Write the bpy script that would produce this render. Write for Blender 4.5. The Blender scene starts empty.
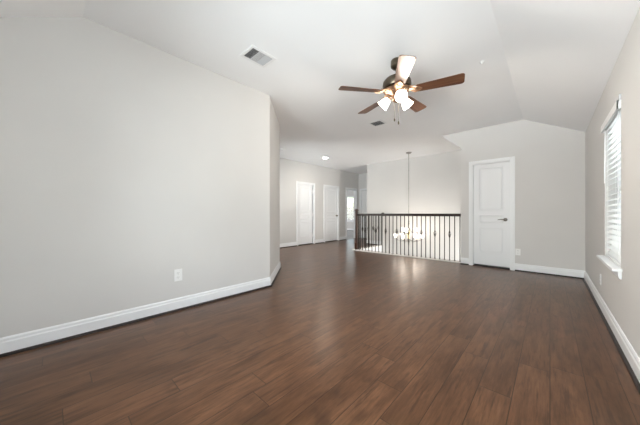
import bpy, bmesh, math, random
from mathutils import Vector, Matrix
random.seed(7)
S = bpy.context.scene
COL = S.collection
PI = math.pi
CEIL = 2.78

# ------------------------------------------------------------------ camera
cam = bpy.data.cameras.new('camera')
cam.sensor_width = 36.0
cam.lens = 14.0
cam.shift_y = 0.0017
cam.clip_start = 0.02
co = bpy.data.objects.new('camera', cam)
COL.objects.link(co)
co.location = (0, 0, 1.06)
co.rotation_euler = (PI / 2, 0, math.radians(42.74))
S.camera = co

# ------------------------------------------------------------------ world, daylight, exposure
S.view_settings.view_transform = 'Standard'
S.view_settings.look = 'None'
S.view_settings.gamma = 1
S.view_settings.use_curve_mapping = False
S.view_settings.exposure = 0.15
S.cycles.max_bounces = 10
S.cycles.diffuse_bounces = 6
S.cycles.glossy_bounces = 4
S.cycles.transparent_max_bounces = 12
S.cycles.sample_clamp_indirect = 6
S.cycles.use_denoising = True

w = bpy.data.worlds.new('sky')
S.world = w
w.use_nodes = True
wn = w.node_tree
for n in list(wn.nodes):
    wn.nodes.remove(n)
sky = wn.nodes.new('ShaderNodeTexSky')
sky.sky_type = 'NISHITA'
sky.sun_disc = False
sky.sun_elevation = math.radians(48)
sky.sun_rotation = math.radians(200)
sky.air_density = 1.3
sky.dust_density = 3.0
bg = wn.nodes.new('ShaderNodeBackground')
bg.inputs['Strength'].default_value = 0.35
wo = wn.nodes.new('ShaderNodeOutputWorld')
wn.links.new(sky.outputs[0], bg.inputs[0])
wn.links.new(bg.outputs[0], wo.inputs[0])


def area(name, loc, target, sx, sy, power, color=(1, 1, 1), spread=180):
    l = bpy.data.lights.new(name, 'AREA')
    l.shape = 'RECTANGLE'
    l.size, l.size_y = sx, sy
    l.energy = power
    l.color = color
    l.spread = math.radians(spread)
    o = bpy.data.objects.new(name, l)
    COL.objects.link(o)
    o.location = loc
    d = Vector(target) - Vector(loc)
    o.rotation_euler = d.to_track_quat('-Z', 'Y').to_euler()
    return o


# daylight through the windows behind the camera, the side window, the far bedroom
# plus fill through unseen openings added for light: near side, hall, bedroom, foyer
DAY = (0.955, 0.975, 1.0)
area('daylight_fill', (-0.9, -10.0, -2.3), (-0.9, 4, 1.9), 7.0, 1.3, 1150, DAY)  # low panel added outside to throw light up onto the far ceiling
for cx, pw in ((-1.75, 42), (-0.3, 118)):
    area('daylight_fill', (cx, -0.95, 1.15), (cx, 4, 2.3), 1.0, 1.6, pw, DAY)
area('daylight_fill', (0.78, 0.85, 1.3), (-3, 0.75, 1.75), 1.9, 1.5, 44, DAY)  # fill for the left wall, through an added unseen window
area('daylight_fill', (-5.0, 2.7, 1.4), (-5.2, 8, 1.7), 1.2, 1.4, 60, DAY)  # fill for the hall, through an added unseen window
area('daylight_fill', (0.95, 3.515, 1.3), (-3, 3.515, 1.6), 1.4, 2.0, 48, DAY)
area('daylight_fill', (-9.03, 13.2, 1.4), (-9.03, 5, 1.4), 1.8, 2.2, 7, (0.85, 0.96, 1.0))
area('daylight_fill', (-11.2, 10.3, 1.4), (-6, 10.3, 1.6), 2.0, 2.0, 90, DAY)  # fill for the bedroom, through an added unseen opening
area('daylight_fill', (0.6, 6.78, -0.5), (-3.2, 6.78, 2.2), 1.2, 1.9, 125, (1, 0.98, 0.96))  # added stairwell fill, shining through a hidden wall gap

# ------------------------------------------------------------------ node helpers / materials


class NT:
    def __init__(s, name):
        s.m = bpy.data.materials.new(name)
        s.m.use_nodes = True
        s.t = s.m.node_tree
        s.p = s.t.nodes['Principled BSDF']

    def n(s, typ, **kw):
        q = s.t.nodes.new(typ)
        for k, v in kw.items():
            setattr(q, k, v)
        return q

    def set(s, sock, v):
        if hasattr(v, 'is_linked') or isinstance(v, bpy.types.NodeSocket):
            s.t.links.new(v, sock)
        else:
            sock.default_value = v

    def math(s, op, a, b=0.0, c=None):
        q = s.n('ShaderNodeMath', operation=op)
        s.set(q.inputs[0], a)
        s.set(q.inputs[1], b)
        if c is not None:
            s.set(q.inputs[2], c)
        return q.outputs[0]

    def noise(s, vec, scale, detail=3, rough=0.55):
        q = s.n('ShaderNodeTexNoise')
        if vec is not None:
            s.t.links.new(vec, q.inputs['Vector'])
        q.inputs['Scale'].default_value = scale
        q.inputs['Detail'].default_value = detail
        q.inputs['Roughness'].default_value = rough
        return q.outputs['Fac']

    def ramp(s, fac, stops):
        q = s.n('ShaderNodeValToRGB')
        s.t.links.new(fac, q.inputs[0])
        e = q.color_ramp.elements
        while len(e) < len(stops):
            e.new(0.5)
        for i, (p, c) in enumerate(stops):
            e[i].position = p
            e[i].color = tuple(c) + (1,)
        return q.outputs[0]

    def mix(s, fac, a, b, mode='MIX'):
        q = s.n('ShaderNodeMix', data_type='RGBA', blend_type=mode)
        s.set(q.inputs[0], fac)
        for i, v in ((6, a), (7, b)):
            if isinstance(v, tuple):
                v = v + (1,) if len(v) == 3 else v
            s.set(q.inputs[i], v)
        return q.outputs[2]

    def bump(s, h, strength, dist):
        q = s.n('ShaderNodeBump')
        q.inputs['Strength'].default_value = strength
        q.inputs['Distance'].default_value = dist
        s.t.links.new(h, q.inputs['Height'])
        s.t.links.new(q.outputs[0], s.p.inputs['Normal'])

    def obj_co(s):
        return s.n('ShaderNodeTexCoord').outputs['Object']


def paint(name, col, rough=0.6, var=0.02, bump=0.08, scale=220):
    k = NT(name)
    c = k.obj_co()
    f = k.noise(c, 1.3, 2)
    a = tuple(max(0, x * (1 - var)) for x in col)
    b = tuple(min(1, x * (1 + var)) for x in col)
    k.set(k.p.inputs['Base Color'], k.ramp(f, [(0.3, a), (0.7, b)]))
    k.p.inputs['Roughness'].default_value = rough
    if bump:
        k.bump(k.noise(c, scale, 2), bump, 0.002)
    return k.m


def metal(name, col, rough=0.35, metallic=1.0):
    k = NT(name)
    f = k.noise(k.obj_co(), 60, 2)
    k.set(k.p.inputs['Base Color'], k.ramp(f, [(0.3, tuple(x * 0.85 for x in col)), (0.7, col)]))
    k.p.inputs['Roughness'].default_value = rough
    k.p.inputs['Metallic'].default_value = metallic
    return k.m


def wood(name, dark, light, rough=0.3, axis='X', scale=1.0):
    k = NT(name)
    mp = k.n('ShaderNodeMapping')
    k.t.links.new(k.obj_co(), mp.inputs['Vector'])
    sc = {'X': (2, 28, 28), 'Z': (28, 28, 2), 'Y': (28, 2, 28)}[axis]
    mp.inputs['Scale'].default_value = tuple(v * scale for v in sc)
    f = k.noise(mp.outputs[0], 1.0, 4, 0.6)
    k.set(k.p.inputs['Base Color'], k.ramp(f, [(0.3, dark), (0.72, light)]))
    k.p.inputs['Roughness'].default_value = rough
    k.bump(f, 0.08, 0.002)
    return k.m


def glow(name, col, strength, base=(0.9, 0.9, 0.88)):
    k = NT(name)
    k.p.inputs['Base Color'].default_value = base + (1,)
    k.p.inputs['Roughness'].default_value = 0.4
    k.p.inputs['Emission Color'].default_value = col + (1,)
    k.p.inputs['Emission Strength'].default_value = strength
    return k.m


def pane_glass(name):
    k = NT(name)
    k.t.nodes.remove(k.p)
    tr = k.n('ShaderNodeBsdfTransparent')
    tr.inputs[0].default_value = (0.95, 0.98, 0.98, 1)
    gl = k.n('ShaderNodeBsdfGlossy')
    gl.inputs['Roughness'].default_value = 0.02
    fr = k.n('ShaderNodeFresnel')
    fr.inputs[0].default_value = 1.45
    mx = k.n('ShaderNodeMixShader')
    k.t.links.new(fr.outputs[0], mx.inputs[0])
    k.t.links.new(tr.outputs[0], mx.inputs[1])
    k.t.links.new(gl.outputs[0], mx.inputs[2])
    k.t.links.new(mx.outputs[0], k.t.nodes['Material Output'].inputs[0])
    return k.m


def thin_slat(name):
    k = NT(name)
    k.p.inputs['Base Color'].default_value = (0.9, 0.9, 0.9, 1)
    k.p.inputs['Roughness'].default_value = 0.4
    tl = k.n('ShaderNodeBsdfTranslucent')
    tl.inputs[0].default_value = (0.9, 0.9, 0.88, 1)
    mx = k.n('ShaderNodeMixShader')
    mx.inputs[0].default_value = 0.35
    k.t.links.new(k.p.outputs[0], mx.inputs[1])
    k.t.links.new(tl.outputs[0], mx.inputs[2])
    k.t.links.new(mx.outputs[0], k.t.nodes['Material Output'].inputs[0])
    return k.m


def plank_floor():
    k = NT('plank_floor')
    sp = k.n('ShaderNodeSeparateXYZ')
    k.t.links.new(k.obj_co(), sp.inputs[0])
    x, y = sp.outputs[0], sp.outputs[1]
    PW, PL = 0.162, 1.22
    rx = k.math('DIVIDE', x, PW)
    row = k.math('FLOOR', rx)
    fx = k.math('SUBTRACT', rx, row)
    wn1 = k.n('ShaderNodeTexWhiteNoise', noise_dimensions='1D')
    k.t.links.new(row, wn1.inputs['W'])
    ry = k.math('ADD', k.math('DIVIDE', y, PL), k.math('MULTIPLY', wn1.outputs['Value'], 7.0))
    colm = k.math('FLOOR', ry)
    fy = k.math('SUBTRACT', ry, colm)
    cv = k.n('ShaderNodeCombineXYZ')
    k.t.links.new(row, cv.inputs[0])
    k.t.links.new(colm, cv.inputs[1])
    wn2 = k.n('ShaderNodeTexWhiteNoise', noise_dimensions='3D')
    k.t.links.new(cv.outputs[0], wn2.inputs['Vector'])
    tone = wn2.outputs['Value']
    # grain coordinates, shifted for each plank
    g = k.n('ShaderNodeCombineXYZ')
    k.set(g.inputs[0], k.math('MULTIPLY', x, 13.0))
    k.set(g.inputs[1], k.math('MULTIPLY', y, 2.2))
    k.set(g.inputs[2], k.math('MULTIPLY', tone, 40.0))
    grain = k.noise(g.outputs[0], 1.0, 5, 0.65)
    g2 = k.n('ShaderNodeCombineXYZ')
    k.set(g2.inputs[0], k.math('MULTIPLY', x, 90.0))
    k.set(g2.inputs[1], k.math('MULTIPLY', y, 6.0))
    k.set(g2.inputs[2], k.math('MULTIPLY', tone, 90.0))
    fine = k.noise(g2.outputs[0], 1.0, 3, 0.7)
    g3 = k.n('ShaderNodeCombineXYZ')
    k.set(g3.inputs[0], k.math('MULTIPLY', x, 11.0))
    k.set(g3.inputs[1], k.math('MULTIPLY', y, 5.0))
    k.set(g3.inputs[2], k.math('MULTIPLY', tone, 70.0))
    knot = k.noise(g3.outputs[0], 1.0, 2, 0.5)
    base = k.ramp(grain, [(0.25, FLOOR_D), (0.5, FLOOR_M), (0.78, FLOOR_L)])
    fc = k.n('ShaderNodeMapRange')
    k.t.links.new(fine, fc.inputs[0])
    fc.inputs[1].default_value = 0.40
    fc.inputs[2].default_value = 0.66
    base = k.mix(k.math('MULTIPLY', fc.outputs[0], 0.4), base, (0.040, 0.018, 0.010), 'MIX')
    tn = k.math('ADD', k.math('MULTIPLY', tone, 0.24), 0.88)
    tcol = k.n('ShaderNodeCombineColor')
    for i in range(3):
        k.set(tcol.inputs[i], tn)
    base = k.mix(1.0, base, tcol.outputs[0], 'MULTIPLY')
    kn = k.n('ShaderNodeMapRange')
    k.t.links.new(knot, kn.inputs[0])
    kn.inputs[1].default_value = 0.60
    kn.inputs[2].default_value = 0.76
    base = k.mix(k.math('MULTIPLY', kn.outputs[0], 0.6), base, (0.02, 0.010, 0.007))
    # dark scraped streaks
    g4 = k.n('ShaderNodeCombineXYZ')
    k.set(g4.inputs[0], k.math('MULTIPLY', x, 42.0))
    k.set(g4.inputs[1], k.math('MULTIPLY', y, 3.2))
    k.set(g4.inputs[2], k.math('MULTIPLY', tone, 55.0))
    stn = k.noise(g4.outputs[0], 1.0, 4, 0.62)
    st = k.n('ShaderNodeMapRange')
    k.t.links.new(stn, st.inputs[0])
    st.inputs[1].default_value = 0.53
    st.inputs[2].default_value = 0.68
    base = k.mix(k.math('MULTIPLY', st.outputs[0], 0.75), base, (0.030, 0.014, 0.009))
    # seams
    ex = k.math('MULTIPLY', k.math('MINIMUM', fx, k.math('SUBTRACT', 1.0, fx)), PW)
    ey = k.math('MULTIPLY', k.math('MINIMUM', fy, k.math('SUBTRACT', 1.0, fy)), PL)
    e = k.math('MINIMUM', ex, ey)
    sm = k.n('ShaderNodeMapRange')
    k.t.links.new(e, sm.inputs[0])
    sm.inputs[1].default_value = 0.001
    sm.inputs[2].default_value = 0.003
    seam = sm.outputs[0]
    base = k.mix(seam, (0.022, 0.012, 0.008), base)
    k.set(k.p.inputs['Base Color'], base)
    rr = k.math('ADD', k.math('MULTIPLY', fine, 0.03), FLOOR_R)
    k.set(k.p.inputs['Roughness'], rr)
    k.p.inputs['Specular IOR Level'].default_value = 0.5
    k.p.inputs['Specular Tint'].default_value = (1.0, 0.62, 0.38, 1)  # orange put into the sheen to stand for warm lamplight reflections
    hgt = k.math('ADD', k.math('MULTIPLY', seam, 0.6), k.math('MULTIPLY', grain, 0.4))
    k.bump(seam, 0.15, 0.002)
    return k.m


FLOOR_D, FLOOR_M, FLOOR_L = (0.048, 0.021, 0.010), (0.113, 0.053, 0.027), (0.182, 0.088, 0.045)
FLOOR_R = 0.275
M = {
    'wall': paint('wall_paint', (0.675, 0.662, 0.645), 0.65),
    'ceiling': paint('ceiling_paint', (0.90, 0.90, 0.905), 0.8, 0.01),
    'trim': paint('trim_paint', (0.86, 0.87, 0.88), 0.35, 0.01, 0.0),
    'door': paint('door_paint', (0.84, 0.85, 0.86), 0.4, 0.01, 0.0),
    'plate': paint('plate_plastic', (0.88, 0.88, 0.87), 0.35, 0.01, 0.0),
    'slot': paint('slot_dark', (0.08, 0.08, 0.08), 0.5, 0.01, 0.0),
    'louver': paint('louver_metal', (0.56, 0.56, 0.57), 0.5, 0.02, 0.0),
    'register': paint('register_white', (0.84, 0.84, 0.84), 0.5, 0.01, 0.0),
    'duct': paint('duct_dark', (0.10, 0.10, 0.105), 0.7, 0.02, 0.0),
    'vinyl': paint('vinyl_white', (0.85, 0.86, 0.87), 0.35, 0.01, 0.0),
    'slat': paint('slat_white', (0.88, 0.88, 0.88), 0.4, 0.01, 0.0),
    'slat_thin': thin_slat('slat_thin'),
    'shoe': wood('shoe_mould', (0.010, 0.005, 0.004), (0.020, 0.010, 0.007), 0.45, 'Y'),
    'floor': plank_floor(),
    'rail_wood': wood('rail_wood', (0.012, 0.006, 0.004), (0.035, 0.015, 0.009), 0.4, 'X'),
    'newel_wood': wood('newel_wood', (0.030, 0.011, 0.006), (0.075, 0.028, 0.014), 0.3, 'Z'),
    'iron': metal('wrought_iron', (0.030, 0.023, 0.018), 0.5),
    'nosing': paint('nosing_paint', (0.80, 0.76, 0.72), 0.4, 0.02, 0.0),
    'blade': wood('blade_wood', (0.06, 0.021, 0.010), (0.20, 0.085, 0.040), 0.42, 'X'),
    'bronze': metal('aged_bronze', (0.14, 0.115, 0.085), 0.35),
    'copper': metal('antique_copper', (0.52, 0.33, 0.22), 0.35),
    'nickel': metal('satin_nickel', (0.36, 0.34, 0.32), 0.3),
    'chrome': metal('lever_metal', (0.30, 0.29, 0.27), 0.28),
    'shade': glow('lit_shade', (1.0, 0.92, 0.80), 9.5),
    'cshade': glow('lit_chandelier_shade', (1.0, 0.90, 0.78), 2.4),
    'lens': glow('lit_lens', (1.0, 0.92, 0.80), 210.0),
    'amber': glow('amber_glass', (1.0, 0.75, 0.35), 0.5, (0.8, 0.65, 0.4)),
    'carpet': paint('carpet_grey', (0.45, 0.44, 0.43), 0.95, 0.06, 0.5, 90),
    'tile': paint('foyer_tile', (0.45, 0.40, 0.35), 0.4, 0.04, 0.0),
    'grass': paint('lawn', (0.30, 0.33, 0.26), 0.9, 0.15, 0.0),
    'glass': pane_glass('window_glass'),
    'red': paint('tag_red', (0.5, 0.1, 0.1), 0.4, 0.01, 0.0),
}

# ------------------------------------------------------------------ mesh helpers


def finish(name, bm, mat, parent=None, smooth=False, bevel=0.0, kind=None, props=None, angle=35, segs=2):
    me = bpy.data.meshes.new(name)
    bmesh.ops.recalc_face_normals(bm, faces=bm.faces[:])
    bm.to_mesh(me)
    bm.free()
    o = bpy.data.objects.new(name, me)
    COL.objects.link(o)
    mats = mat if isinstance(mat, (list, tuple)) else [mat]
    for m in mats:
        me.materials.append(M[m] if isinstance(m, str) else m)
    if smooth:
        for p in me.polygons:
            p.use_smooth = True
        try:
            me.set_sharp_from_angle(angle=math.radians(angle))
        except Exception:
            pass
    if bevel:
        b = o.modifiers.new('bevel', 'BEVEL')
        b.width = bevel
        b.segments = segs
        b.limit_method = 'ANGLE'
        b.angle_limit = math.radians(35)
    if parent:
        o.parent = parent
    if kind:
        o['kind'] = kind
    return o


def tag(o, label, cat, group=None):
    o['label'] = label
    o['category'] = cat
    if group:
        o['group'] = group
    return o


def thing(name, loc, label, cat, group=None, rz=0.0):
    o = bpy.data.objects.new(name, None)
    o.empty_display_size = 0.1
    COL.objects.link(o)
    o.location = loc
    o.rotation_euler = (0, 0, rz)
    return tag(o, label, cat, group)


def box(bm, x0, x1, y0, y1, z0, z1, mi=0):
    vs = [bm.verts.new((x, y, z)) for z in (z0, z1) for y in (y0, y1) for x in (x0, x1)]
    for q in ((0, 1, 3, 2), (4, 6, 7, 5), (0, 4, 5, 1), (2, 3, 7, 6), (0, 2, 6, 4), (1, 5, 7, 3)):
        f = bm.faces.new([vs[i] for i in q])
        f.material_index = mi
    return vs


def prism(bm, poly, lo, hi, axis='z'):
    def p(a, b, c):
        return {'z': (a, b, c), 'y': (a, c, b), 'x': (c, a, b)}[axis]
    A = [bm.verts.new(p(a, b, lo)) for a, b in poly]
    B = [bm.verts.new(p(a, b, hi)) for a, b in poly]
    n = len(poly)
    bm.faces.new(A[::-1])
    bm.faces.new(B)
    for i in range(n):
        j = (i + 1) % n
        bm.faces.new((A[i], A[j], B[j], B[i]))


def sweep(bm, path, prof):
    """profile of (offset to the left of travel, z) along a flat mitred path"""
    P = [Vector(p) for p in path]
    rings = []
    for i, p in enumerate(P):
        d0 = (P[i] - P[i - 1]).normalized() if i else None
        d1 = (P[i + 1] - P[i]).normalized() if i < len(P) - 1 else None
        if d0 is None:
            d0 = d1
        if d1 is None:
            d1 = d0
        n0, n1 = Vector((-d0.y, d0.x)), Vector((-d1.y, d1.x))
        m = (n0 + n1).normalized()
        m = m / max(0.2, m.dot(n0))
        rings.append([bm.verts.new((p.x + m.x * o, p.y + m.y * o, z)) for o, z in prof])
    n = len(prof)
    for a, b in zip(rings, rings[1:]):
        for i in range(n):
            j = (i + 1) % n
            bm.faces.new((a[i], a[j], b[j], b[i]))
    bm.faces.new(rings[0][::-1])
    bm.faces.new(rings[-1])


def lathe(bm, prof, n=24, mtx=None, cap=True):
    rings = []
    for r, z in prof:
        ring = []
        for i in range(n):
            a = 2 * PI * i / n
            v = Vector((r * math.cos(a), r * math.sin(a), z))
            ring.append(bm.verts.new(mtx @ v if mtx else v))
        rings.append(ring)
    for a, b in zip(rings, rings[1:]):
        for i in range(n):
            j = (i + 1) % n
            bm.faces.new((a[i], a[j], b[j], b[i]))
    if cap:
        bm.faces.new(rings[0][::-1])
        bm.faces.new(rings[-1])


def tube(bm, pts, r, n=8):
    P = [Vector(p) for p in pts]
    R = r if isinstance(r, (list, tuple)) else [r] * len(P)
    rings = []
    up = None
    for i, p in enumerate(P):
        d = (P[min(i + 1, len(P) - 1)] - P[max(i - 1, 0)]).normalized()
        if up is None:
            up = Vector((0, 0, 1)) if abs(d.z) < 0.9 else Vector((1, 0, 0))
        s = d.cross(up).normalized()
        up = s.cross(d).normalized()
        rings.append([bm.verts.new(p + (s * math.cos(2 * PI * k / n) + up * math.sin(2 * PI * k / n)) * R[i]) for k in range(n)])
    for a, b in zip(rings, rings[1:]):
        for i in range(n):
            j = (i + 1) % n
            bm.faces.new((a[i], a[j], b[j], b[i]))
    bm.faces.new(rings[0][::-1])
    bm.faces.new(rings[-1])


def copy_tree(o, parent=None):
    c = o.copy()
    COL.objects.link(c)
    if parent:
        c.parent = parent
    for ch in list(o.children):
        copy_tree(ch, c)
    return c


def wall(name, boxes, mat='wall'):
    bm = bmesh.new()
    for b in boxes:
        box(bm, *b)
    return finish(name, bm, mat, kind='structure')


# ------------------------------------------------------------------ structure
# floor (the stairwell is left open) ---------------------------------------
XR, XL, YB = 0.42, -3.0, -0.6
bm = bmesh.new()
for b in ((-6.24, 0.56, -0.74, 6.02), (-6.24, -4.14, 6.02, 9.2)):
    box(bm, b[0], b[1], b[2], b[3], -0.25, 0.0)
finish('floor', bm, 'floor', kind='structure')
bm = bmesh.new()
box(bm, -10.7, -6.13, 4.6, 12.74, -0.25, 0.004)
finish('floor_bedroom', bm, 'carpet', kind='structure')
bm = bmesh.new()
box(bm, -4.14, 0.2, 6.0, 7.6, -3.05, -2.95)
finish('floor_foyer', bm, 'tile', kind='structure')

# ceiling: flat, sloping down to the right wall and to the wall behind the camera
sR, sB, XRG, YRG = 0.519, 0.59, -0.357, 0.19
zr = lambda x: CEIL - sR * (x - XRG)
zb = lambda y: CEIL - sB * (YRG - y)
bm = bmesh.new()
XE, YE = 0.56, -0.74
yh = YRG - sR * (XE - XRG) / sB
polys = [
    [(-10.8, YRG, CEIL), (XRG, YRG, CEIL), (XRG, 12.9, CEIL), (-10.8, 12.9, CEIL)],
    [(XRG, YRG, CEIL), (XE, yh, zr(XE)), (XE, 12.9, zr(XE)), (XRG, 12.9, CEIL)],
    [(-10.8, YRG, CEIL), (-10.8, YE, zb(YE)), (XE, YE, zb(YE)), (XE, yh, zr(XE)), (XRG, YRG, CEIL)],
]
vc = {}
for p in polys:
    lo = []
    for q in p:
        if q not in vc:
            vc[q] = bm.verts.new(q)
        lo.append(vc[q])
    bm.faces.new(lo)
ret = bmesh.ops.extrude_face_region(bm, geom=bm.faces[:])
for v in ret['geom']:
    if isinstance(v, bmesh.types.BMVert):
        v.co.z += 0.12
finish('ceiling', bm, 'ceiling', kind='structure')

TOP = CEIL + 0.06
wall('wall_left', [(XL - 0.14, XL, -0.74, 2.165, -0.2, TOP)])
bm = bmesh.new()
prism(bm, [(-3.0, 2.165), (-3.85, 3.015), (-3.95, 2.915), (-3.14, 2.105)], -0.2, TOP)
finish('wall_angled', bm, 'wall', kind='structure')
wall('wall_hall_near', [(-6.24, -5.6, 2.875, 3.015, -0.2, TOP), (-4.4, -3.85, 2.875, 3.015, -0.2, TOP), (-5.6, -4.4, 2.875, 3.015, -0.2, 0.7), (-5.6, -4.4, 2.875, 3.015, 2.1, TOP)])  # unseen opening added to let fill light into the hall
# hall wall with two doors and the bedroom doorway
HX = -6.1
D1 = (5.53, 6.27)
D2 = (6.86, 7.64)
D3 = (8.20, 8.88)
DH = 2.06
wall('wall_hall', [(HX - 0.12, HX, 2.875, D1[0], -0.2, TOP), (HX - 0.12, HX, D1[1], D2[0], -0.2, TOP),
                   (HX - 0.12, HX, D2[1], D3[0], -0.2, TOP), (HX - 0.12, HX, D3[1], 9.2, -0.2, TOP),
                   (HX - 0.12, HX, D1[0], D1[1], DH, TOP), (HX - 0.12, HX, D2[0], D2[1], DH, TOP),
                   (HX - 0.12, HX, D3[0], D3[1], DH, TOP)])
# end of the hall, with a door
HE = 9.06
D4 = (-5.97, -5.2)
wall('wall_hall_end', [(-6.1, D4[0], HE, HE + 0.12, -0.2, TOP), (D4[1], -4.5, HE, HE + 0.12, -0.2, TOP),
                       (D4[0], D4[1], HE, HE + 0.12, DH, TOP)])
wall('wall_hall_side', [(-4.72, -4.58, 7.67, HE, -0.2, TOP)])
# wall across the stairwell
FY = 7.53
wall('wall_stairwell', [(-4.72, 0.2, FY, FY + 0.14, -3.0, TOP)])
wall('wall_stairwell_left', [(-4.28, -4.14, 6.02, FY, -3.0, -0.25)])
wall('wall_stairwell_front', [(-4.28, 0.2, 5.88, 6.02, -3.0, -0.25)])
wall('wall_stairwell_right', [(-0.95, -0.81, 6.01, FY, 0.6, TOP), (-0.95, -0.81, 6.01, FY, -3.0, -1.6)])  # gap left in the wall for the added stairwell fill
# wall with the panelled door
DY = 5.87
DB = (-1.165, -0.545)
bm = bmesh.new()
box(bm, -1.38, DB[0], DY, DY + 0.14, -0.2, TOP)
box(bm, DB[1], 0.56, DY, DY + 0.14, -0.2, TOP)
box(bm, DB[0], DB[1], DY, DY + 0.14, DH, TOP)
prism(bm, [(-1.38, 2.43), (-1.38, TOP), (-1.77, TOP), (-1.77, CEIL)], DY, DY + 0.14, 'y')
finish('wall_back', bm, 'wall', kind='structure')
# right wall with the window opening and an unseen one added for light
WY0, WY1, WZ0, WZ1 = 3.12, 3.91, 0.62, 1.985
wall('wall_right', [(XR, XR + 0.14, -0.74, -0.1, -0.2, 2.6), (XR, XR + 0.14, 1.8, WY0, -0.2, 2.6), (XR, XR + 0.14, -0.1, 1.8, -0.2, WZ0), (XR, XR + 0.14, -0.1, 1.8, WZ1, 2.6), (XR, XR + 0.14, WY1, 6.0, -0.2, 2.6),
                    (XR, XR + 0.14, WY0, WY1, -0.2, WZ0), (XR, XR + 0.14, WY0, WY1, WZ1, 2.6)])
# wall behind the camera with two window openings
bxs = []
xs = [XL - 0.14, -2.25, -1.25, -0.8, 0.2, 0.56]
for i in range(0, 5, 2):
    bxs.append((xs[i], xs[i + 1], YB - 0.14, YB, -0.2, 2.6))
for i in (1, 3):
    bxs.append((xs[i], xs[i + 1], YB - 0.14, YB, -0.2, 0.45))
    bxs.append((xs[i], xs[i + 1], YB - 0.14, YB, 2.08, 2.6))
wall('wall_front', bxs)
# bedroom and closets behind the doors
BY = 12.6
BW = (-9.48, -8.58, 0.62, 2.16)
wall('wall_bedroom_end', [(-10.7, BW[0], BY, BY + 0.14, -0.2, TOP), (BW[1], -6.1, BY, BY + 0.14, -0.2, TOP),
                          (BW[0], BW[1], BY, BY + 0.14, -0.2, BW[2]), (BW[0], BW[1], BY, BY + 0.14, BW[3], TOP)])
wall('wall_bedroom_left', [(-10.7, -10.56, 7.7, 9.4, -0.2, TOP), (-10.7, -10.56, 11.2, BY, -0.2, TOP), (-10.7, -10.56, 9.4, 11.2, -0.2, 0.6), (-10.7, -10.56, 9.4, 11.2, 2.2, TOP)])  # unseen opening added to let fill light into the bedroom
wall('wall_bedroom_near', [(-10.7, -6.2, 7.72, 7.86, -0.2, TOP)])
wall('wall_bedroom_right', [(-6.22, -6.1, 9.06, BY, -0.2, TOP)])
wall('wall_closet', [(-7.5, -7.4, 4.7, 7.8, -0.2, TOP), (-7.5, -6.2, 4.7, 4.8, -0.2, TOP)])
wall('wall_closet_block', [(-1.30, -1.25, 6.01, 6.4, -0.2, TOP), (-1.30, 0.56, 6.4, 6.45, -0.25, TOP), (-1.30, 0.56, 6.01, 6.4, -0.25, -0.001)])  # unseen shell added to block stray light under the panelled door
wall('wall_linen_closet', [(-6.1, -4.6, HE + 0.7, HE + 0.8, -0.2, TOP)])

# outside ground
bm = bmesh.new()
box(bm, -60, 60, -60, 60, -3.4, -3.2)
finish('ground', bm, 'grass', kind='structure')

# ---- baseboards and dark shoe mould
BP = [(0, 0.0), (0.016, 0.0), (0.016, 0.098), (0.011, 0.108), (0.011, 0.124), (0.005, 0.136), (0, 0.136)]
SP = [(0.016, 0.0), (0.034, 0.0), (0.033, 0.011), (0.027, 0.018), (0.016, 0.021)]


def base(side, path, n):
    bm = bmesh.new()
    sweep(bm, path, BP)
    finish('baseboard_' + side, bm, 'trim', kind='structure')
    bm = bmesh.new()
    sweep(bm, path, SP)
    finish('trim_%d' % n, bm, 'shoe', kind='structure')


CW = 0.066
base('left', [(-3.85, 3.015), (XL, 2.165), (XL, YB)], 1)
base('right', [(XR, YB), (XR, DY), (DB[1] + CW, DY)], 2)
base('back', [(DB[0] - CW, DY), (-1.38, DY)], 3)
base('hall', [(HX, D1[0] - CW), (HX, 3.015), (-3.85, 3.015)], 4)
base('hall_middle', [(HX, D2[0] - CW), (HX, D1[1] + CW)], 5)
base('hall_far', [(HX, D3[0] - CW), (HX, D2[1] + CW)], 6)
base('hall_corner', [(-4.14, FY), (-4.72, FY), (-4.72, HE), (D4[1] + CW, HE)], 7)
base('bedroom', [(-6.24, BY), (-10.5, BY)], 8)

# landing edge: pale nosing strip and white fascia round the stairwell
bm = bmesh.new()
sweep(bm, [(-1.38, 6.035), (-4.125, 6.035), (-4.125, FY)], [(-0.02, -0.001), (0.09, -0.001), (0.09, 0.024), (0.084, 0.028), (-0.02, 0.028)])
finish('trim_9', bm, 'nosing', kind='structure')
bm = bmesh.new()
sweep(bm, [(-0.95, 6.02), (-4.14, 6.02), (-4.14, FY)], [(0.0, 0.0), (0.0, -0.30), (-0.018, -0.30), (-0.018, 0.0)])
finish('trim_10', bm, 'trim', kind='structure')

# ------------------------------------------------------------------ doors


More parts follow.
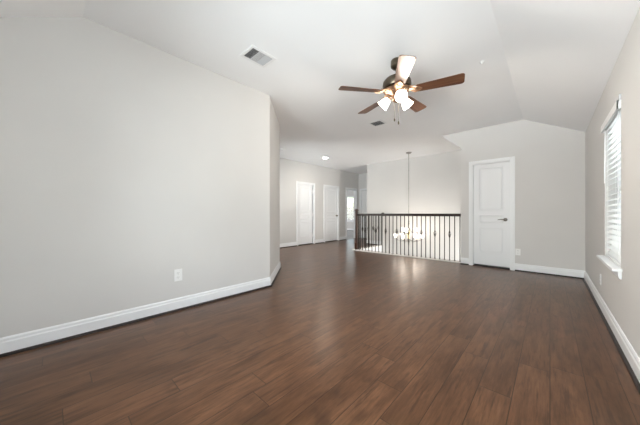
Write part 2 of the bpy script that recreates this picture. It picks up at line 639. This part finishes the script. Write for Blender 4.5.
def leaf(bm, w, h, t, panels, x0=0.0):
    """slab in the XZ plane facing -Y (front at y=0), raised panels on the front"""
    box(bm, x0, x0 + w, 0.0105, t, 0, h)
    gx = sorted({0, w} | {p[0] for p in panels} | {p[1] for p in panels})
    gz = sorted({0, h} | {p[2] for p in panels} | {p[3] for p in panels})
    V = {(i, j): bm.verts.new((x0 + x, 0, z)) for i, x in enumerate(gx) for j, z in enumerate(gz)}
    pf = []
    for i in range(len(gx) - 1):
        for j in range(len(gz) - 1):
            f = bm.faces.new((V[i, j], V[i + 1, j], V[i + 1, j + 1], V[i, j + 1]))
            if any(abs(p[0] - gx[i]) < 1e-6 and abs(p[2] - gz[j]) < 1e-6 for p in panels):
                pf.append(f)
    per = [(i, 0) for i in range(len(gx))] + [(len(gx) - 1, j) for j in range(1, len(gz))] + \
          [(i, len(gz) - 1) for i in range(len(gx) - 2, -1, -1)] + [(0, j) for j in range(len(gz) - 2, 0, -1)]
    bk = [bm.verts.new((V[k].co.x, 0.0105, V[k].co.z)) for k in per]
    for a in range(len(per)):
        b = (a + 1) % len(per)
        bm.faces.new((V[per[a]], bk[a], bk[b], V[per[b]]))
    for f in pf:
        for th, dp in ((0.012, 0.010), (0.014, 0.0), (0.022, -0.007)):
            bmesh.ops.inset_region(bm, faces=[f], thickness=th, depth=0)
            for v in f.verts:
                v.co.y += dp


def panels_for(w):
    a = 0.115 if w > 0.65 else 0.10
    return [(a, w - a, 0.25, 0.74), (a, w - a, 0.835, 0.985), (a, w - a, 1.085, 1.925)]


def casing(bm, x0, x1, h, cw=CW, ct=0.018, depth=0.12):
    """flat casing round an opening x0..x1 in the XZ plane, wall face at y=0, jamb liners behind"""
    for a, b in ((x0 - cw, x0 + 0.004), (x1 - 0.004, x1 + cw)):
        box(bm, a, b, -ct, 0.0, 0, h + cw)
        box(bm, a + 0.012, b - 0.02, -ct - 0.005, -ct, 0, h + cw - 0.012)
    box(bm, x0 - 0.004, x1 + 0.004, -ct, 0.0, h - 0.004, h + cw)
    box(bm, x0 - 0.004, x1 + 0.004, -ct - 0.005, -ct, h + 0.012, h + cw - 0.012)
    box(bm, x0 - 0.001, x0 + 0.012, 0, depth, 0, h)
    box(bm, x1 - 0.012, x1 + 0.001, 0, depth, 0, h)
    box(bm, x0, x1, 0, depth, h - 0.012, h + 0.001)


def lever(parent, x, z, d):
    bm = bmesh.new()
    T = Matrix.Translation((x, 0, z)) @ Matrix.Rotation(PI / 2, 4, 'X')
    lathe(bm, [(0.033, 0), (0.033, 0.006), (0.026, 0.012), (0.012, 0.016), (0.011, 0.05)], 20, T)
    tube(bm, [(x, -0.046, z), (x + d * 0.02, -0.05, z), (x + d * 0.06, -0.052, z + 0.003), (x + d * 0.115, -0.05, z - 0.004)],
         [0.011, 0.010, 0.009, 0.007], 10)
    return finish('door_handle', bm, 'chrome', parent, smooth=True)


def knob(parent, x, z):
    bm = bmesh.new()
    T = Matrix.Translation((x, 0, z)) @ Matrix.Rotation(PI / 2, 4, 'X')
    lathe(bm, [(0.032, 0), (0.032, 0.005), (0.012, 0.012), (0.011, 0.035), (0.026, 0.045), (0.029, 0.058), (0.022, 0.068), (0.006, 0.071)], 20, T)
    return finish('door_handle', bm, 'bronze', parent, smooth=True)


def hinge(parent, x, y, z):
    bm = bmesh.new()
    lathe(bm, [(0.004, -0.052), (0.007, -0.047), (0.007, 0.047), (0.004, 0.052)], 10, Matrix.Translation((x, y, z)))
    box(bm, x - 0.03, x + 0.03, y + 0.001, y + 0.004, z - 0.045, z + 0.045)
    return finish('hinge', bm, 'plate', parent)


def door(n, x0, x1, loc, rz, recess=0.02, rot=0.0, pivot_right=True, lift=0.03, gap=0.003, depth=0.12, dh=DH):
    """opening x0..x1 in local X, front faces local -Y"""
    w = x1 - x0 - 0.024 - 2 * gap
    bm = bmesh.new()
    leaf(bm, w, dh - 0.014 - lift, 0.036, panels_for(w))
    o = finish('door_%d' % n, bm, 'door', kind='structure', bevel=0.0)
    o.rotation_euler = (0, 0, rz)
    loc = Vector(loc)
    R = Matrix.Rotation(rz, 3, 'Z')
    p = Vector((x0 + 0.012 + gap, recess, lift))
    o.location = loc + R @ p
    bm = bmesh.new()
    casing(bm, x0 - p.x, x1 - p.x, dh, depth=depth)
    for v in bm.verts:
        v.co.y -= recess
        v.co.z -= lift
    finish('door_casing', bm, 'trim', o, bevel=0.003)
    return o, w


d, w_ = door(1, DB[0], DB[1], (0, DY, 0), 0, recess=0.03, depth=0.14, lift=0.04)
bm = bmesh.new()
for a, b in (DB, ):
    box(bm, a + 0.004, b - 0.004, DY - 0.004, DY + 0.139, 0.0, 0.012)  # dark strip added to darken the gap under the door
finish('trim_11', bm, 'shoe', kind='structure')
for q, (a, b) in enumerate((D1, D2)):
    bm = bmesh.new()
    box(bm, HX - 0.119, HX + 0.004, a + 0.004, b - 0.004, 0.0, 0.012)  # same dark strip, darkening the gap under each hall door
    finish('trim_%d' % (12 + q), bm, 'shoe', kind='structure')
lever(d, w_ - 0.065, 0.905, -1)
# hall doors: front faces +X, so local X runs along +Y  (rotation +90 deg: local -Y -> +X)
d, w_ = door(2, D1[0], D1[1], (HX, 0, 0), PI / 2, recess=0.014, gap=0.004)
# this one stands a little open: its leaf stops short of the far jamb where the hinges show
bm = bmesh.new()
leaf(bm, w_ - 0.045, DH - 0.032, 0.036, panels_for(w_ - 0.045))
old = d.data
bmesh.ops.recalc_face_normals(bm, faces=bm.faces[:])
me2 = bpy.data.meshes.new('door_2')
bm.to_mesh(me2)
bm.free()
me2.materials.append(M['door'])
d.data = me2
bpy.data.meshes.remove(old)
for z in (0.25, 1.0, 1.78):
    hinge(d, w_ - 0.022, 0.006, z)
d, w_ = door(3, D2[0], D2[1], (HX, 0, 0), PI / 2, recess=0.022)
knob(d, w_ - 0.065, 0.95)
d, w_ = door(4, D4[0], D4[1], (0, HE, 0), 0, recess=0.03)
lever(d, 0.065, 0.93, 1)
# open doorway to the bedroom: casing only
bm = bmesh.new()
casing(bm, D3[0], D3[1], DH)
o = finish('door_5', bm, 'trim', kind='structure', bevel=0.003)
o.location = (HX, 0, 0)
o.rotation_euler = (0, 0, PI / 2)

# ------------------------------------------------------------------ windows


def window(n, x0, x1, z0, z1, loc, rz, sill=True, depth=0.14):
    """double-hung unit in local XZ; room side is local -Y, wall face at y=0"""
    F = 0.045
    bm = bmesh.new()
    ya, yb = depth - 0.06, depth - 0.005
    box(bm, x0, x0 + F, ya, yb, z0, z1)
    box(bm, x1 - F, x1, ya, yb, z0, z1)
    box(bm, x0 + F, x1 - F, ya, yb, z0, z0 + F)
    box(bm, x0 + F, x1 - F, ya, yb, z1 - F, z1)
    o = finish('window_%d' % n, bm, 'vinyl', kind='structure', bevel=0.003)
    o.location = loc
    o.rotation_euler = (0, 0, rz)
    zm = (z0 + z1) / 2
    for k, (a, b, y) in enumerate(((z0 + F, zm + 0.02, ya + 0.008), (zm - 0.02, z1 - F, ya + 0.028))):
        bm = bmesh.new()
        s = 0.032
        xa, xb = x0 + F, x1 - F
        box(bm, xa, xa + s, y, y + 0.02, a, b)
        box(bm, xb - s, xb, y, y + 0.02, a, b)
        box(bm, xa + s, xb - s, y, y + 0.02, a, a + s)
        box(bm, xa + s, xb - s, y, y + 0.02, b - s, b)
        sh = finish('window_sash', bm, 'vinyl', o)
        bm = bmesh.new()
        box(bm, xa + s - 0.003, xb - s + 0.003, y + 0.008, y + 0.012, a + s - 0.003, b - s + 0.003)
        finish('pane', bm, 'glass', sh)
    if sill:
        bm = bmesh.new()
        box(bm, x0 - 0.06, x1 + 0.06, -0.055, 0.0, z0 - 0.024, z0)
        box(bm, x0 + 0.001, x1 - 0.001, 0.0, ya, z0 - 0.012, z0 + 0.002)
        finish('window_sill', bm, 'trim', o, bevel=0.004)
        bm = bmesh.new()
        prism(bm, [(0, z0 - 0.024), (-0.022, z0 - 0.024), (-0.018, z0 - 0.07), (-0.010, z0 - 0.085), (0, z0 - 0.085)], x0 - 0.035, x1 + 0.035, 'x')
        finish('window_apron', bm, 'trim', o)
    return o


# right wall: room side is -X, so local -Y -> -X : rotate by -90 (local X -> -Y)
window(1, -WY1, -WY0, WZ0, WZ1, (XR, 0, 0), -PI / 2)
window(6, -1.8, 0.1, WZ0, WZ1, (XR, 0, 0), -PI / 2)  # unseen paired window, added to light the left wall evenly
window(5, 4.4, 5.6, 0.7, 2.1, (0, 3.015, 0), PI)  # unseen hall window, added as the way in for fill light
window(2, BW[0], BW[1], BW[2], BW[3], (0, BY, 0), 0)
for i, (a, b) in enumerate(((xs[1], xs[2]), (xs[3], xs[4]))):
    window(3 + i, -b, -a, 0.45, 2.08, (0, YB, 0), PI)

# blind on the right-hand window
bl = thing('window_blind', (XR, (WY0 + WY1) / 2, WZ0), 'white horizontal slat blind hanging in the window on the right wall', 'blind')
W2 = (WY1 - WY0) / 2
bm = bmesh.new()
prism(bm, [(-0.028, 1.285), (-0.028, 1.35), (-0.022, 1.355), (0.0, 1.355), (0.0, 1.345), (-0.014, 1.345), (-0.014, 1.285)], 0, 1, 'y')
for v in bm.verts:
    v.co = Vector((v.co.x, -W2 - 0.02 + v.co.y * (2 * W2 + 0.04), v.co.z))
box(bm, -0.028, -0.001, -W2 - 0.02, -W2 - 0.012, 1.285, 1.355)
box(bm, -0.028, -0.001, W2 + 0.012, W2 + 0.02, 1.285, 1.355)
finish('valance', bm, 'slat', bl, bevel=0.002)
bm = bmesh.new()
box(bm, 0.004, 0.055, -W2 + 0.008, W2 - 0.008, 1.315, 1.355)
finish('headrail', bm, 'slat', bl)
bm = bmesh.new()
ns = 25
for i in range(ns):
    z = 0.055 + i * (1.30 - 0.055) / (ns - 1)
    t = math.radians(30)
    dx, dz = 0.025 * math.cos(t), 0.025 * math.sin(t)
    c = 0.030
    pl = [(c - dx, z - dz), (c, z + 0.0025), (c + dx, z + dz), (c + dx, z + dz + 0.003), (c, z + 0.0055), (c - dx, z - dz + 0.003)]
    A = [bm.verts.new((a, -W2 + 0.012, b)) for a, b in pl]
    B = [bm.verts.new((a, W2 - 0.012, b)) for a, b in pl]
    bm.faces.new((A[0], A[1], A[4], A[5]))
    bm.faces.new((A[1], A[2], A[3], A[4]))
    bm.faces.new((B[5], B[4], B[1], B[0]))
    bm.faces.new((B[4], B[3], B[2], B[1]))
    for k in range(6):
        j = (k + 1) % 6
        bm.faces.new((A[k], B[k], B[j], A[j]))
finish('slats', bm, 'slat_thin', bl)
bm = bmesh.new()
box(bm, -0.012, -0.001, -W2 - 0.016, -W2 + 0.006, 1.355, 1.40)
finish('mounting_clip', bm, 'louver', bl)
bm = bmesh.new()
box(bm, 0.006, 0.054, -W2 + 0.012, W2 - 0.012, 0.008, 0.026)
finish('bottom_rail', bm, 'slat', bl, bevel=0.003)
for y in (-0.26, 0.26):
    bm = bmesh.new()
    for dx in (0.004, 0.056):
        box(bm, dx - 0.001, dx + 0.001, y - 0.002, y + 0.002, 0.02, 1.32)
    finish('ladder_cord', bm, 'plate', bl)
bm = bmesh.new()
tube(bm, [(-0.006, 0.33, 1.28), (-0.010, 0.33, 0.75)], 0.004, 8)
finish('tilt_wand', bm, 'plate', bl, smooth=True)

# ------------------------------------------------------------------ railing round the stairwell
RY, RX = 5.985, -4.095
RH = 1.06


def rail_profile(bm, a, b, axis):
    pf = [(-0.022, RH - 0.062), (0.022, RH - 0.062), (0.022, RH - 0.045), (0.033, RH - 0.036), (0.033, RH - 0.018),
          (0.022, RH - 0.004), (0, RH), (-0.022, RH - 0.004), (-0.033, RH - 0.018), (-0.033, RH - 0.036), (-0.022, RH - 0.045)]
    if axis == 'X':
        prism(bm, pf, a, b, 'x')
        for v in bm.verts:
            pass
    else:
        prism(bm, pf, a, b, 'y')


def baluster_bm(basket):
    bm = bmesh.new()
    h = 0.0075
    box(bm, -h, h, -h, h, 0.026, RH - 0.06)
    box(bm, -0.014, 0.014, -0.014, 0.014, 0.018, 0.036)
    box(bm, -0.011, 0.011, -0.011, 0.011, 0.036, 0.044)
    if basket:
        zc, hh = 0.60, 0.06
        for k in range(4):
            a0 = k * PI / 2
            pts = []
            for q in range(9):
                u = q / 8
                r = 0.006 + 0.022 * math.sin(PI * u)
                a = a0 + u * PI * 0.9
                pts.append((r * math.cos(a), r * math.sin(a), zc - hh + 2 * hh * u))
            tube(bm, pts, 0.004, 5)
        for s in (-1, 1):
            box(bm, -0.011, 0.011, -0.011, 0.011, zc + s * hh - 0.008, zc + s * hh + 0.008)
    return bm


R1 = thing('stair_railing', (RX, RY, 0), 'long dark handrail with iron balusters along the landing edge, ending at the door wall', 'railing', None)
R2 = thing('stair_railing', (RX, RY, 0), 'short side railing running back from the newel post to the far stairwell wall', 'railing', None)
LX = -1.40 - RX
bm = bmesh.new()
rail_profile(bm, 0.04, LX, 'X')
finish('handrail', bm, 'rail_wood', R1, smooth=True, angle=30)
bm = bmesh.new()
prism(bm, [(-0.05, RH - 0.085), (0.05, RH - 0.085), (0.05, RH + 0.02), (0.02, RH + 0.035), (-0.02, RH + 0.035), (-0.05, RH + 0.02)], LX, LX + 0.02, 'x')
finish('rosette', bm, 'rail_wood', R1, bevel=0.004)
bm = bmesh.new()
h = 0.028
box(bm, -h, h, -h, h, 0.0, 1.08)
box(bm, -h - 0.008, h + 0.008, -h - 0.008, h + 0.008, 0.0, 0.22)
box(bm, -h - 0.006, h + 0.006, -h - 0.006, h + 0.006, 1.08, 1.10)
box(bm, -h, h, -h, h, 1.10, 1.14)
box(bm, -h - 0.016, h + 0.016, -h - 0.016, h + 0.016, 1.14, 1.165)
prism(bm, [(-h, -h), (h, -h), (h, h), (-h, h)], 1.165, 1.19)
finish('newel_post', bm, 'newel_wood', R1, bevel=0.004)
plain = basketed = None
NB = 26
for i in range(NB):
    x = 0.095 + i * (LX - 0.12) / (NB - 1)
    bk = ((NB - 1 - i) % 3 == 2)
    src = basketed if bk else plain
    if src is None:
        o = finish('baluster', baluster_bm(bk), 'iron', R1)
        if bk:
            basketed = o
        else:
            plain = o
    else:
        o = src.copy()
        COL.objects.link(o)
    o.parent = R1
    o.location = (x, 0, 0)
LY = FY - RY
bm = bmesh.new()
rail_profile(bm, 0.04, LY - 0.02, 'Y')
finish('handrail', bm, 'rail_wood', R2, smooth=True, angle=30)
bm = bmesh.new()
prism(bm, [(-0.05, RH - 0.085), (0.05, RH - 0.085), (0.05, RH + 0.02), (0.02, RH + 0.035), (-0.02, RH + 0.035), (-0.05, RH + 0.02)], LY - 0.02, LY - 0.001, 'y')
finish('rosette', bm, 'rail_wood', R2, bevel=0.004)
for i in range(14):
    y = 0.10 + i * (LY - 0.2) / 13
    o = (basketed if i % 3 == 2 else plain).copy()
    COL.objects.link(o)
    o.parent = R2
    o.location = (0, y, 0)

# ------------------------------------------------------------------ ceiling fan
FX, FYY = -1.262, 2.635
fan = thing('ceiling_fan', (FX, FYY, CEIL), 'five-blade dark wood ceiling fan with three lit white glass shades', 'ceiling fan')
bm = bmesh.new()
lathe(bm, [(0.060, -0.001), (0.066, -0.012), (0.066, -0.07), (0.05, -0.09), (0.022, -0.10)], 32)
finish('canopy', bm, 'bronze', fan, smooth=True)
bm = bmesh.new()
lathe(bm, [(0.013, -0.09), (0.013, -0.18)], 16)
lathe(bm, [(0.024, -0.155), (0.03, -0.165), (0.03, -0.18), (0.02, -0.185)], 20)
finish('downrod', bm, 'bronze', fan, smooth=True)
ZB = 2.418 - CEIL
bm = bmesh.new()
lathe(bm, [(0.025, -0.178), (0.07, -0.192), (0.125, -0.215), (0.15, -0.245), (0.155, -0.285), (0.14, -0.315), (0.10, -0.33), (0.06, -0.335)], 40)
finish('motor_housing', bm, 'bronze', fan, smooth=True)
bm = bmesh.new()
lathe(bm, [(0.05, -0.33), (0.135, -0.332), (0.145, -0.345), (0.13, -0.36), (0.09, -0.372), (0.075, -0.39), (0.05, -0.40), (0.052, -0.43), (0.045, -0.455), (0.02, -0.47), (0.006, -0.475)], 40)
for k in range(20):
    a = 2 * PI * k / 20
    tube(bm, [(0.14 * math.cos(a), 0.14 * math.sin(a), -0.34), (0.105 * math.cos(a), 0.105 * math.sin(a), -0.371)], [0.008, 0.006], 6)
finish('light_fitter', bm, 'copper', fan, smooth=True)


def blade_mesh():
    bm = bmesh.new()
    r0, r1 = 0.205, 0.66
    out = []
    N = 8
    wr, wt = 0.056, 0.076
    c = 0.03
    pts = [(r0, -wr + 0.012), (r0 + 0.012, -wr)]
    for i in range(1, 8):
        u = i / 8
        pts.append((r0 + u * (r1 - r0 - c), -(wr + (wt - wr) * u)))
    for i in range(6):
        a = -PI / 2 + (PI / 2) * i / 5
        pts.append((r1 - c + c * math.cos(a), -wt + c + c * math.sin(a)))
    full = pts + [(x, -y) for x, y in pts[::-1]]
    prism(bm, full, -0.003, 0.003)
    return bm


def iron_mesh():
    bm = bmesh.new()
    for s in (-1, 1):
        tube(bm, [(0.10, s * 0.012, 0.03), (0.15, s * 0.035, 0.016), (0.19, s * 0.04, -0.004), (0.235, s * 0.022, -0.010), (0.262, 0.0, -0.010)],
             [0.011, 0.010, 0.010, 0.009, 0.007], 8)
    lathe(bm, [(0.004, -0.015), (0.028, -0.013), (0.034, -0.007), (0.034, -0.003)], 20, Matrix.Translation((0.215, 0, 0)))
    box(bm, 0.09, 0.19, -0.016, 0.016, 0.004, 0.022)
    for x, y in ((0.25, 0), (0.21, 0.025), (0.21, -0.025)):
        lathe(bm, [(0.006, -0.016), (0.006, -0.004)], 8, Matrix.Translation((x, y, 0)))
    return bm


A0 = math.radians(-99.1 + 42.74)
blade0 = None
for k in range(5):
    if blade0 is None:
        b = finish('blade', blade_mesh(), 'blade', fan, bevel=0.0015)
        ib = finish('blade_iron', iron_mesh(), 'copper', b, smooth=True)
        blade0 = b
    else:
        b = copy_tree(blade0, fan)
    b.location = (0, 0, ZB)
    b.rotation_euler = Matrix.Rotation(A0 + k * 2 * PI / 5, 3, 'Z').to_euler()
    b.rotation_euler = (Matrix.Rotation(A0 + k * 2 * PI / 5, 3, 'Z') @ Matrix.Rotation(math.radians(-12), 3, 'X')).to_euler()


def bell(bm, ro, ri, ln, n=24, mtx=None):
    out = [(ri, 0), (ri * 1.25, -0.006), (ri * 1.5, -ln * 0.25), (ri * 1.75 + 0.002, -ln * 0.5), ((ro + ri * 1.9) / 2, -ln * 0.75), (ro, -ln)]
    inn = [(r - 0.004, z) for r, z in out[::-1]]
    lathe(bm, out + inn, n, mtx, cap=False)


LA = [math.radians(a + 42.74) for a in (-92, 25, 148)]
for k, a in enumerate(LA):
    d = Vector((math.cos(a), math.sin(a), 0))
    bm = bmesh.new()
    p0 = d * 0.03 + Vector((0, 0, -0.425))
    p1 = d * 0.06 + Vector((0, 0, -0.40))
    p2 = d * 0.085 + Vector((0, 0, -0.41))
    tube(bm, [p0, (p0 + p1) / 2 + Vector((0, 0, 0.008)), p1, p2], 0.009, 8)
    tilt = math.radians(50)
    ax = (d * math.sin(tilt) + Vector((0, 0, -math.cos(tilt)))).normalized()
    rot = Vector((0, 0, -1)).rotation_difference(ax).to_matrix().to_4x4()
    T = Matrix.Translation(p2) @ rot
    lathe(bm, [(0.012, 0.012), (0.026, 0.004), (0.03, -0.012), (0.026, -0.014)], 20, T)
    arm = finish('light_arm', bm, 'copper', fan, smooth=True)
    bm = bmesh.new()
    bell(bm, 0.064, 0.027, 0.105, 28, T @ Matrix.Translation((0, 0, -0.008)))
    finish('lamp_shade', bm, 'shade', arm, smooth=True, angle=60)
    bm = bmesh.new()
    lathe(bm, [(0.010, -0.012), (0.014, -0.03), (0.027, -0.06), (0.028, -0.075), (0.018, -0.094), (0.004, -0.1)], 16, T)
    finish('bulb', bm, 'shade', arm, smooth=True)
    pl = bpy.data.lights.new('fan_light', 'SPOT')
    pl.energy = 30
    pl.color = (1.0, 0.90, 0.78)
    pl.shadow_soft_size = 0.05
    pl.spot_size = math.radians(165)
    pl.spot_blend = 0.6
    lo = bpy.data.objects.new('fan_light', pl)
    COL.objects.link(lo)
    lo.location = Vector((FX, FYY, CEIL)) + p2 + ax * 0.125
    lo.rotation_euler = ax.to_track_quat('-Z', 'Y').to_euler()
for dx, dy, ln in ((-0.022, -0.012, 0.19), (0.012, 0.02, 0.225)):
    bm = bmesh.new()
    tube(bm, [(dx, dy, -0.455), (dx, dy, -0.455 - ln)], 0.0016, 6)
    ch = finish('pull_chain', bm, 'bronze', fan)
    bm = bmesh.new()
    lathe(bm, [(0.003, 0.0), (0.007, -0.008), (0.009, -0.024), (0.006, -0.036), (0.002, -0.04)], 12, Matrix.Translation((dx, dy, -0.455 - ln)))
    finish('chain_pull', bm, 'bronze', ch, smooth=True)

# ------------------------------------------------------------------ chandelier
CX, CY = -2.92, 6.84
chn = thing('chandelier', (CX, CY, CEIL), 'two-tier nine-light chandelier with white glass shades hanging on a long rod over the stairwell', 'chandelier')
bm = bmesh.new()
lathe(bm, [(0.075, -0.001), (0.075, -0.012), (0.06, -0.028), (0.02, -0.036), (0.012, -0.05)], 28)
finish('canopy', bm, 'nickel', chn, smooth=True)
bm = bmesh.new()
lathe(bm, [(0.008, -0.045), (0.008, -1.93)], 12)
for z in (-0.5, -1.0, -1.5):
    lathe(bm, [(0.009, z), (0.012, z - 0.006), (0.012, z - 0.02), (0.009, z - 0.026)], 12)
finish('hanging_rod', bm, 'nickel', chn, smooth=True)
bm = bmesh.new()
lathe(bm, [(0.010, -1.92), (0.022, -1.94), (0.012, -1.97), (0.026, -2.0), (0.014, -2.05), (0.012, -2.12), (0.04, -2.15), (0.045, -2.17), (0.02, -2.19)], 20)
finish('column', bm, 'nickel', chn, smooth=True)
bm = bmesh.new()
lathe(bm, [(0.02, -2.42), (0.05, -2.44), (0.055, -2.47), (0.03, -2.52), (0.014, -2.55), (0.022, -2.58), (0.012, -2.61), (0.003, -2.65)], 20)
finish('bottom_finial', bm, 'nickel', chn, smooth=True)
bm = bmesh.new()
lathe(bm, [(0.018, -2.185), (0.036, -2.23), (0.042, -2.30), (0.034, -2.38), (0.022, -2.425)], 20)
finish('column_glass', bm, 'amber', chn, smooth=True)
tiers = [(0.35, -2.36, 6, -15.0, -2.45), (0.205, -2.19, 3, -5.0, -2.17)]
for r, zs, n, ph, z0 in tiers:
    first = None
    for k in range(n):
        a = 2 * PI * k / n + math.radians(ph + 42.74)
        if first is None:
            bm = bmesh.new()
            pts = []
            for q in range(10):
                u = q / 9
                x = 0.03 + (r - 0.03) * u
                z = z0 + (zs - 0.075 - z0) * u - 0.055 * math.sin(PI * u)
                pts.append((x, 0, z))
            pts.append((r, 0, zs - 0.05))
            tube(bm, pts, 0.008, 8)
            lathe(bm, [(0.01, zs - 0.075), (0.032, zs - 0.06), (0.034, zs - 0.055), (0.016, zs - 0.045), (0.016, zs - 0.03)], 16, Matrix.Translation((r, 0, 0)))
            arm = finish('chandelier_arm', bm, 'nickel', chn, smooth=True)
            bm = bmesh.new()
            bell(bm, 0.058, 0.025, 0.105, 20, Matrix.Translation((r, 0, zs - 0.048)) @ Matrix.Rotation(PI, 4, 'X'))
            finish('lamp_shade', bm, 'cshade', arm, smooth=True, angle=60)
            first = arm
        else:
            arm = copy_tree(first, chn)
        arm.rotation_euler = (0, 0, a)
        pl = bpy.data.lights.new('chandelier_light', 'POINT')
        pl.energy = 1.6
        pl.color = (1.0, 0.88, 0.76)
        pl.shadow_soft_size = 0.045
        lo = bpy.data.objects.new('chandelier_light', pl)
        COL.objects.link(lo)
        lo.location = (CX + r * math.cos(a), CY + r * math.sin(a), CEIL + zs + 0.09)

# ------------------------------------------------------------------ recessed light, detector, sprinklers, vents
rl = thing('recessed_light', (-5.1, 5.76, CEIL), 'small round lit recessed downlight in the hall ceiling', 'ceiling light')
bm = bmesh.new()
lathe(bm, [(0.068, -0.001), (0.095, -0.001), (0.096, -0.004), (0.088, -0.007), (0.07, -0.006), (0.068, -0.001)], 32, None, False)
finish('trim_ring', bm, 'plate', rl, smooth=True)
bm = bmesh.new()
lathe(bm, [(0.067, -0.0035), (0.04, -0.006), (0.004, -0.0065)], 32)
finish('lens', bm, 'lens', rl, smooth=True)
pl = bpy.data.lights.new('downlight', 'SPOT')
pl.energy = 30
pl.color = (1.0, 0.95, 0.88)
pl.shadow_soft_size = 0.06
pl.spot_size = math.radians(140)
pl.spot_blend = 0.7
lo = bpy.data.objects.new('downlight', pl)
COL.objects.link(lo)
lo.location = (-5.1, 5.76, CEIL - 0.03)

for hx, hy in ((-5.0, 3.6),):  # extra unseen spot without a fixture, added to brighten the hall
    hall_fill = lo.copy()
    COL.objects.link(hall_fill)
    hall_fill.location = (hx, hy, CEIL - 0.03)

sd = thing('smoke_detector', (-5.2, 4.15, CEIL), 'round white smoke detector on the hall ceiling beside the angled wall', 'smoke detector')
bm = bmesh.new()
lathe(bm, [(0.07, -0.001), (0.07, -0.012), (0.06, -0.034), (0.03, -0.042), (0.004, -0.043)], 28)
finish('detector_body', bm, 'plate', sd, smooth=True)
bm = bmesh.new()
lathe(bm, [(0.012, -0.041), (0.012, -0.046), (0.003, -0.047)], 12)
finish('test_button', bm, 'louver', sd, smooth=True)


def sprinkler(loc, label):
    t = thing('fire_sprinkler', loc, label, 'sprinkler', 'ceiling sprinklers')
    bm = bmesh.new()
    lathe(bm, [(0.03, -0.001), (0.03, -0.003), (0.024, -0.006), (0.012, -0.007)], 24)
    finish('escutcheon', bm, 'plate', t, smooth=True)
    bm = bmesh.new()
    lathe(bm, [(0.009, -0.006), (0.009, -0.012), (0.005, -0.014), (0.005, -0.02), (0.012, -0.021), (0.012, -0.023), (0.004, -0.024)], 16)
    finish('sprinkler_head', bm, 'plate', t, smooth=True)


sprinkler((-0.567, 3.32, CEIL), 'tiny white sprinkler fitting on the ceiling to the right of the fan')
sprinkler((-4.785, 5.97, CEIL), 'tiny white sprinkler fitting on the hall ceiling next to the lit downlight')


def vent(loc, label, wx, wy, n, rz=0.0):
    """ceiling register, louvers in n banks along local Y"""
    t = thing('ceiling_vent', loc, label, 'vent', 'ceiling air vents', rz)
    f = 0.032
    bm = bmesh.new()
    X, Y = wx / 2, wy / 2
    box(bm, -X, X, -Y, -Y + f, -0.008, -0.001)
    box(bm, -X, X, Y - f, Y, -0.008, -0.001)
    box(bm, -X, -X + f, -Y + f, Y - f, -0.008, -0.001)
    box(bm, X - f, X, -Y + f, Y - f, -0.008, -0.001)
    finish('vent_frame', bm, 'register', t, bevel=0.002)
    bm = bmesh.new()
    box(bm, -X + f, X - f, -Y + f, Y - f, -0.0025, -0.001)
    finish('vent_throat', bm, 'duct', t)
    L = (wy - 2 * f) / n
    for k in range(n):
        ya = -Y + f + k * L
        bm = bmesh.new()
        m = 7
        if n == 1:
            sg = 0.6
        else:
            sg = (1, 0.15, -1)[k]
        for q in range(m):
            yc = ya + (q + 0.5) * L / m
            th = sg * math.radians(50)
            hl = L / m * 0.46
            dy, dz = hl * math.cos(th), hl * math.sin(th) * 0.6
            vs = [bm.verts.new(p) for p in ((-X + f, yc - dy, -0.007 - dz), (X - f, yc - dy, -0.007 - dz), (X - f, yc + dy, -0.007 + dz), (-X + f, yc + dy, -0.007 + dz))]
            g = bm.faces.new(vs)
            r_ = bmesh.ops.extrude_face_region(bm, geom=[g])
            for v in r_['geom']:
                if isinstance(v, bmesh.types.BMVert):
                    v.co.z += 0.001
        box(bm, -X + f, X - f, ya + L - 0.004, ya + L, -0.009, -0.002)
        finish('louver_bank', bm, 'louver', t)
    return t


vent((-2.35, 1.545, CEIL), 'larger white ceiling vent with three louver banks above the left wall', 0.25, 0.31, 3)
vent((-2.41, 4.22, CEIL), 'smaller grey ceiling vent farther off, just below the fan in view', 0.27, 0.26, 1)

# ------------------------------------------------------------------ outlets


def outlet(loc, rz, label, k=1.0):
    t = thing('wall_outlet', loc, label, 'outlet', 'wall outlets', rz)
    bm = bmesh.new()
    box(bm, -0.037 * k, 0.037 * k, -0.006, -0.0005, -0.06 * k, 0.06 * k)
    finish('cover_plate', bm, 'plate', t, bevel=0.002)
    for s in (-1, 1):
        bm = bmesh.new()
        lathe(bm, [(0.017, 0.0), (0.017, 0.0085), (0.015, 0.009)], 20, Matrix.Translation((0, 0, s * 0.024)) @ Matrix.Rotation(PI / 2, 4, 'X'))
        so = finish('socket', bm, 'plate', t)
        bm = bmesh.new()
        for x in (-0.006, 0.006):
            box(bm, x - 0.0012, x + 0.0012, -0.0096, -0.0088, s * 0.024 - 0.001, s * 0.024 + 0.008)
        lathe(bm, [(0.0025, 0.0088), (0.0025, 0.0096)], 10, Matrix.Translation((0, 0, s * 0.024 - 0.008)) @ Matrix.Rotation(PI / 2, 4, 'X'))
        finish('socket_slots', bm, 'slot', so)
    bm = bmesh.new()
    lathe(bm, [(0.003, 0.005), (0.003, 0.007)], 10, Matrix.Rotation(PI / 2, 4, 'X'))
    finish('plate_screw', bm, 'louver', t)


outlet((XL, 0.95, 0.385), PI / 2, 'white duplex outlet low on the long blank left wall', 1.08)
outlet((-0.435, DY, 0.35), 0, 'white outlet on the back wall just right of the panelled door')
outlet((XR, 4.19, 0.32), -PI / 2, 'white outlet below the sill of the window on the right wall')
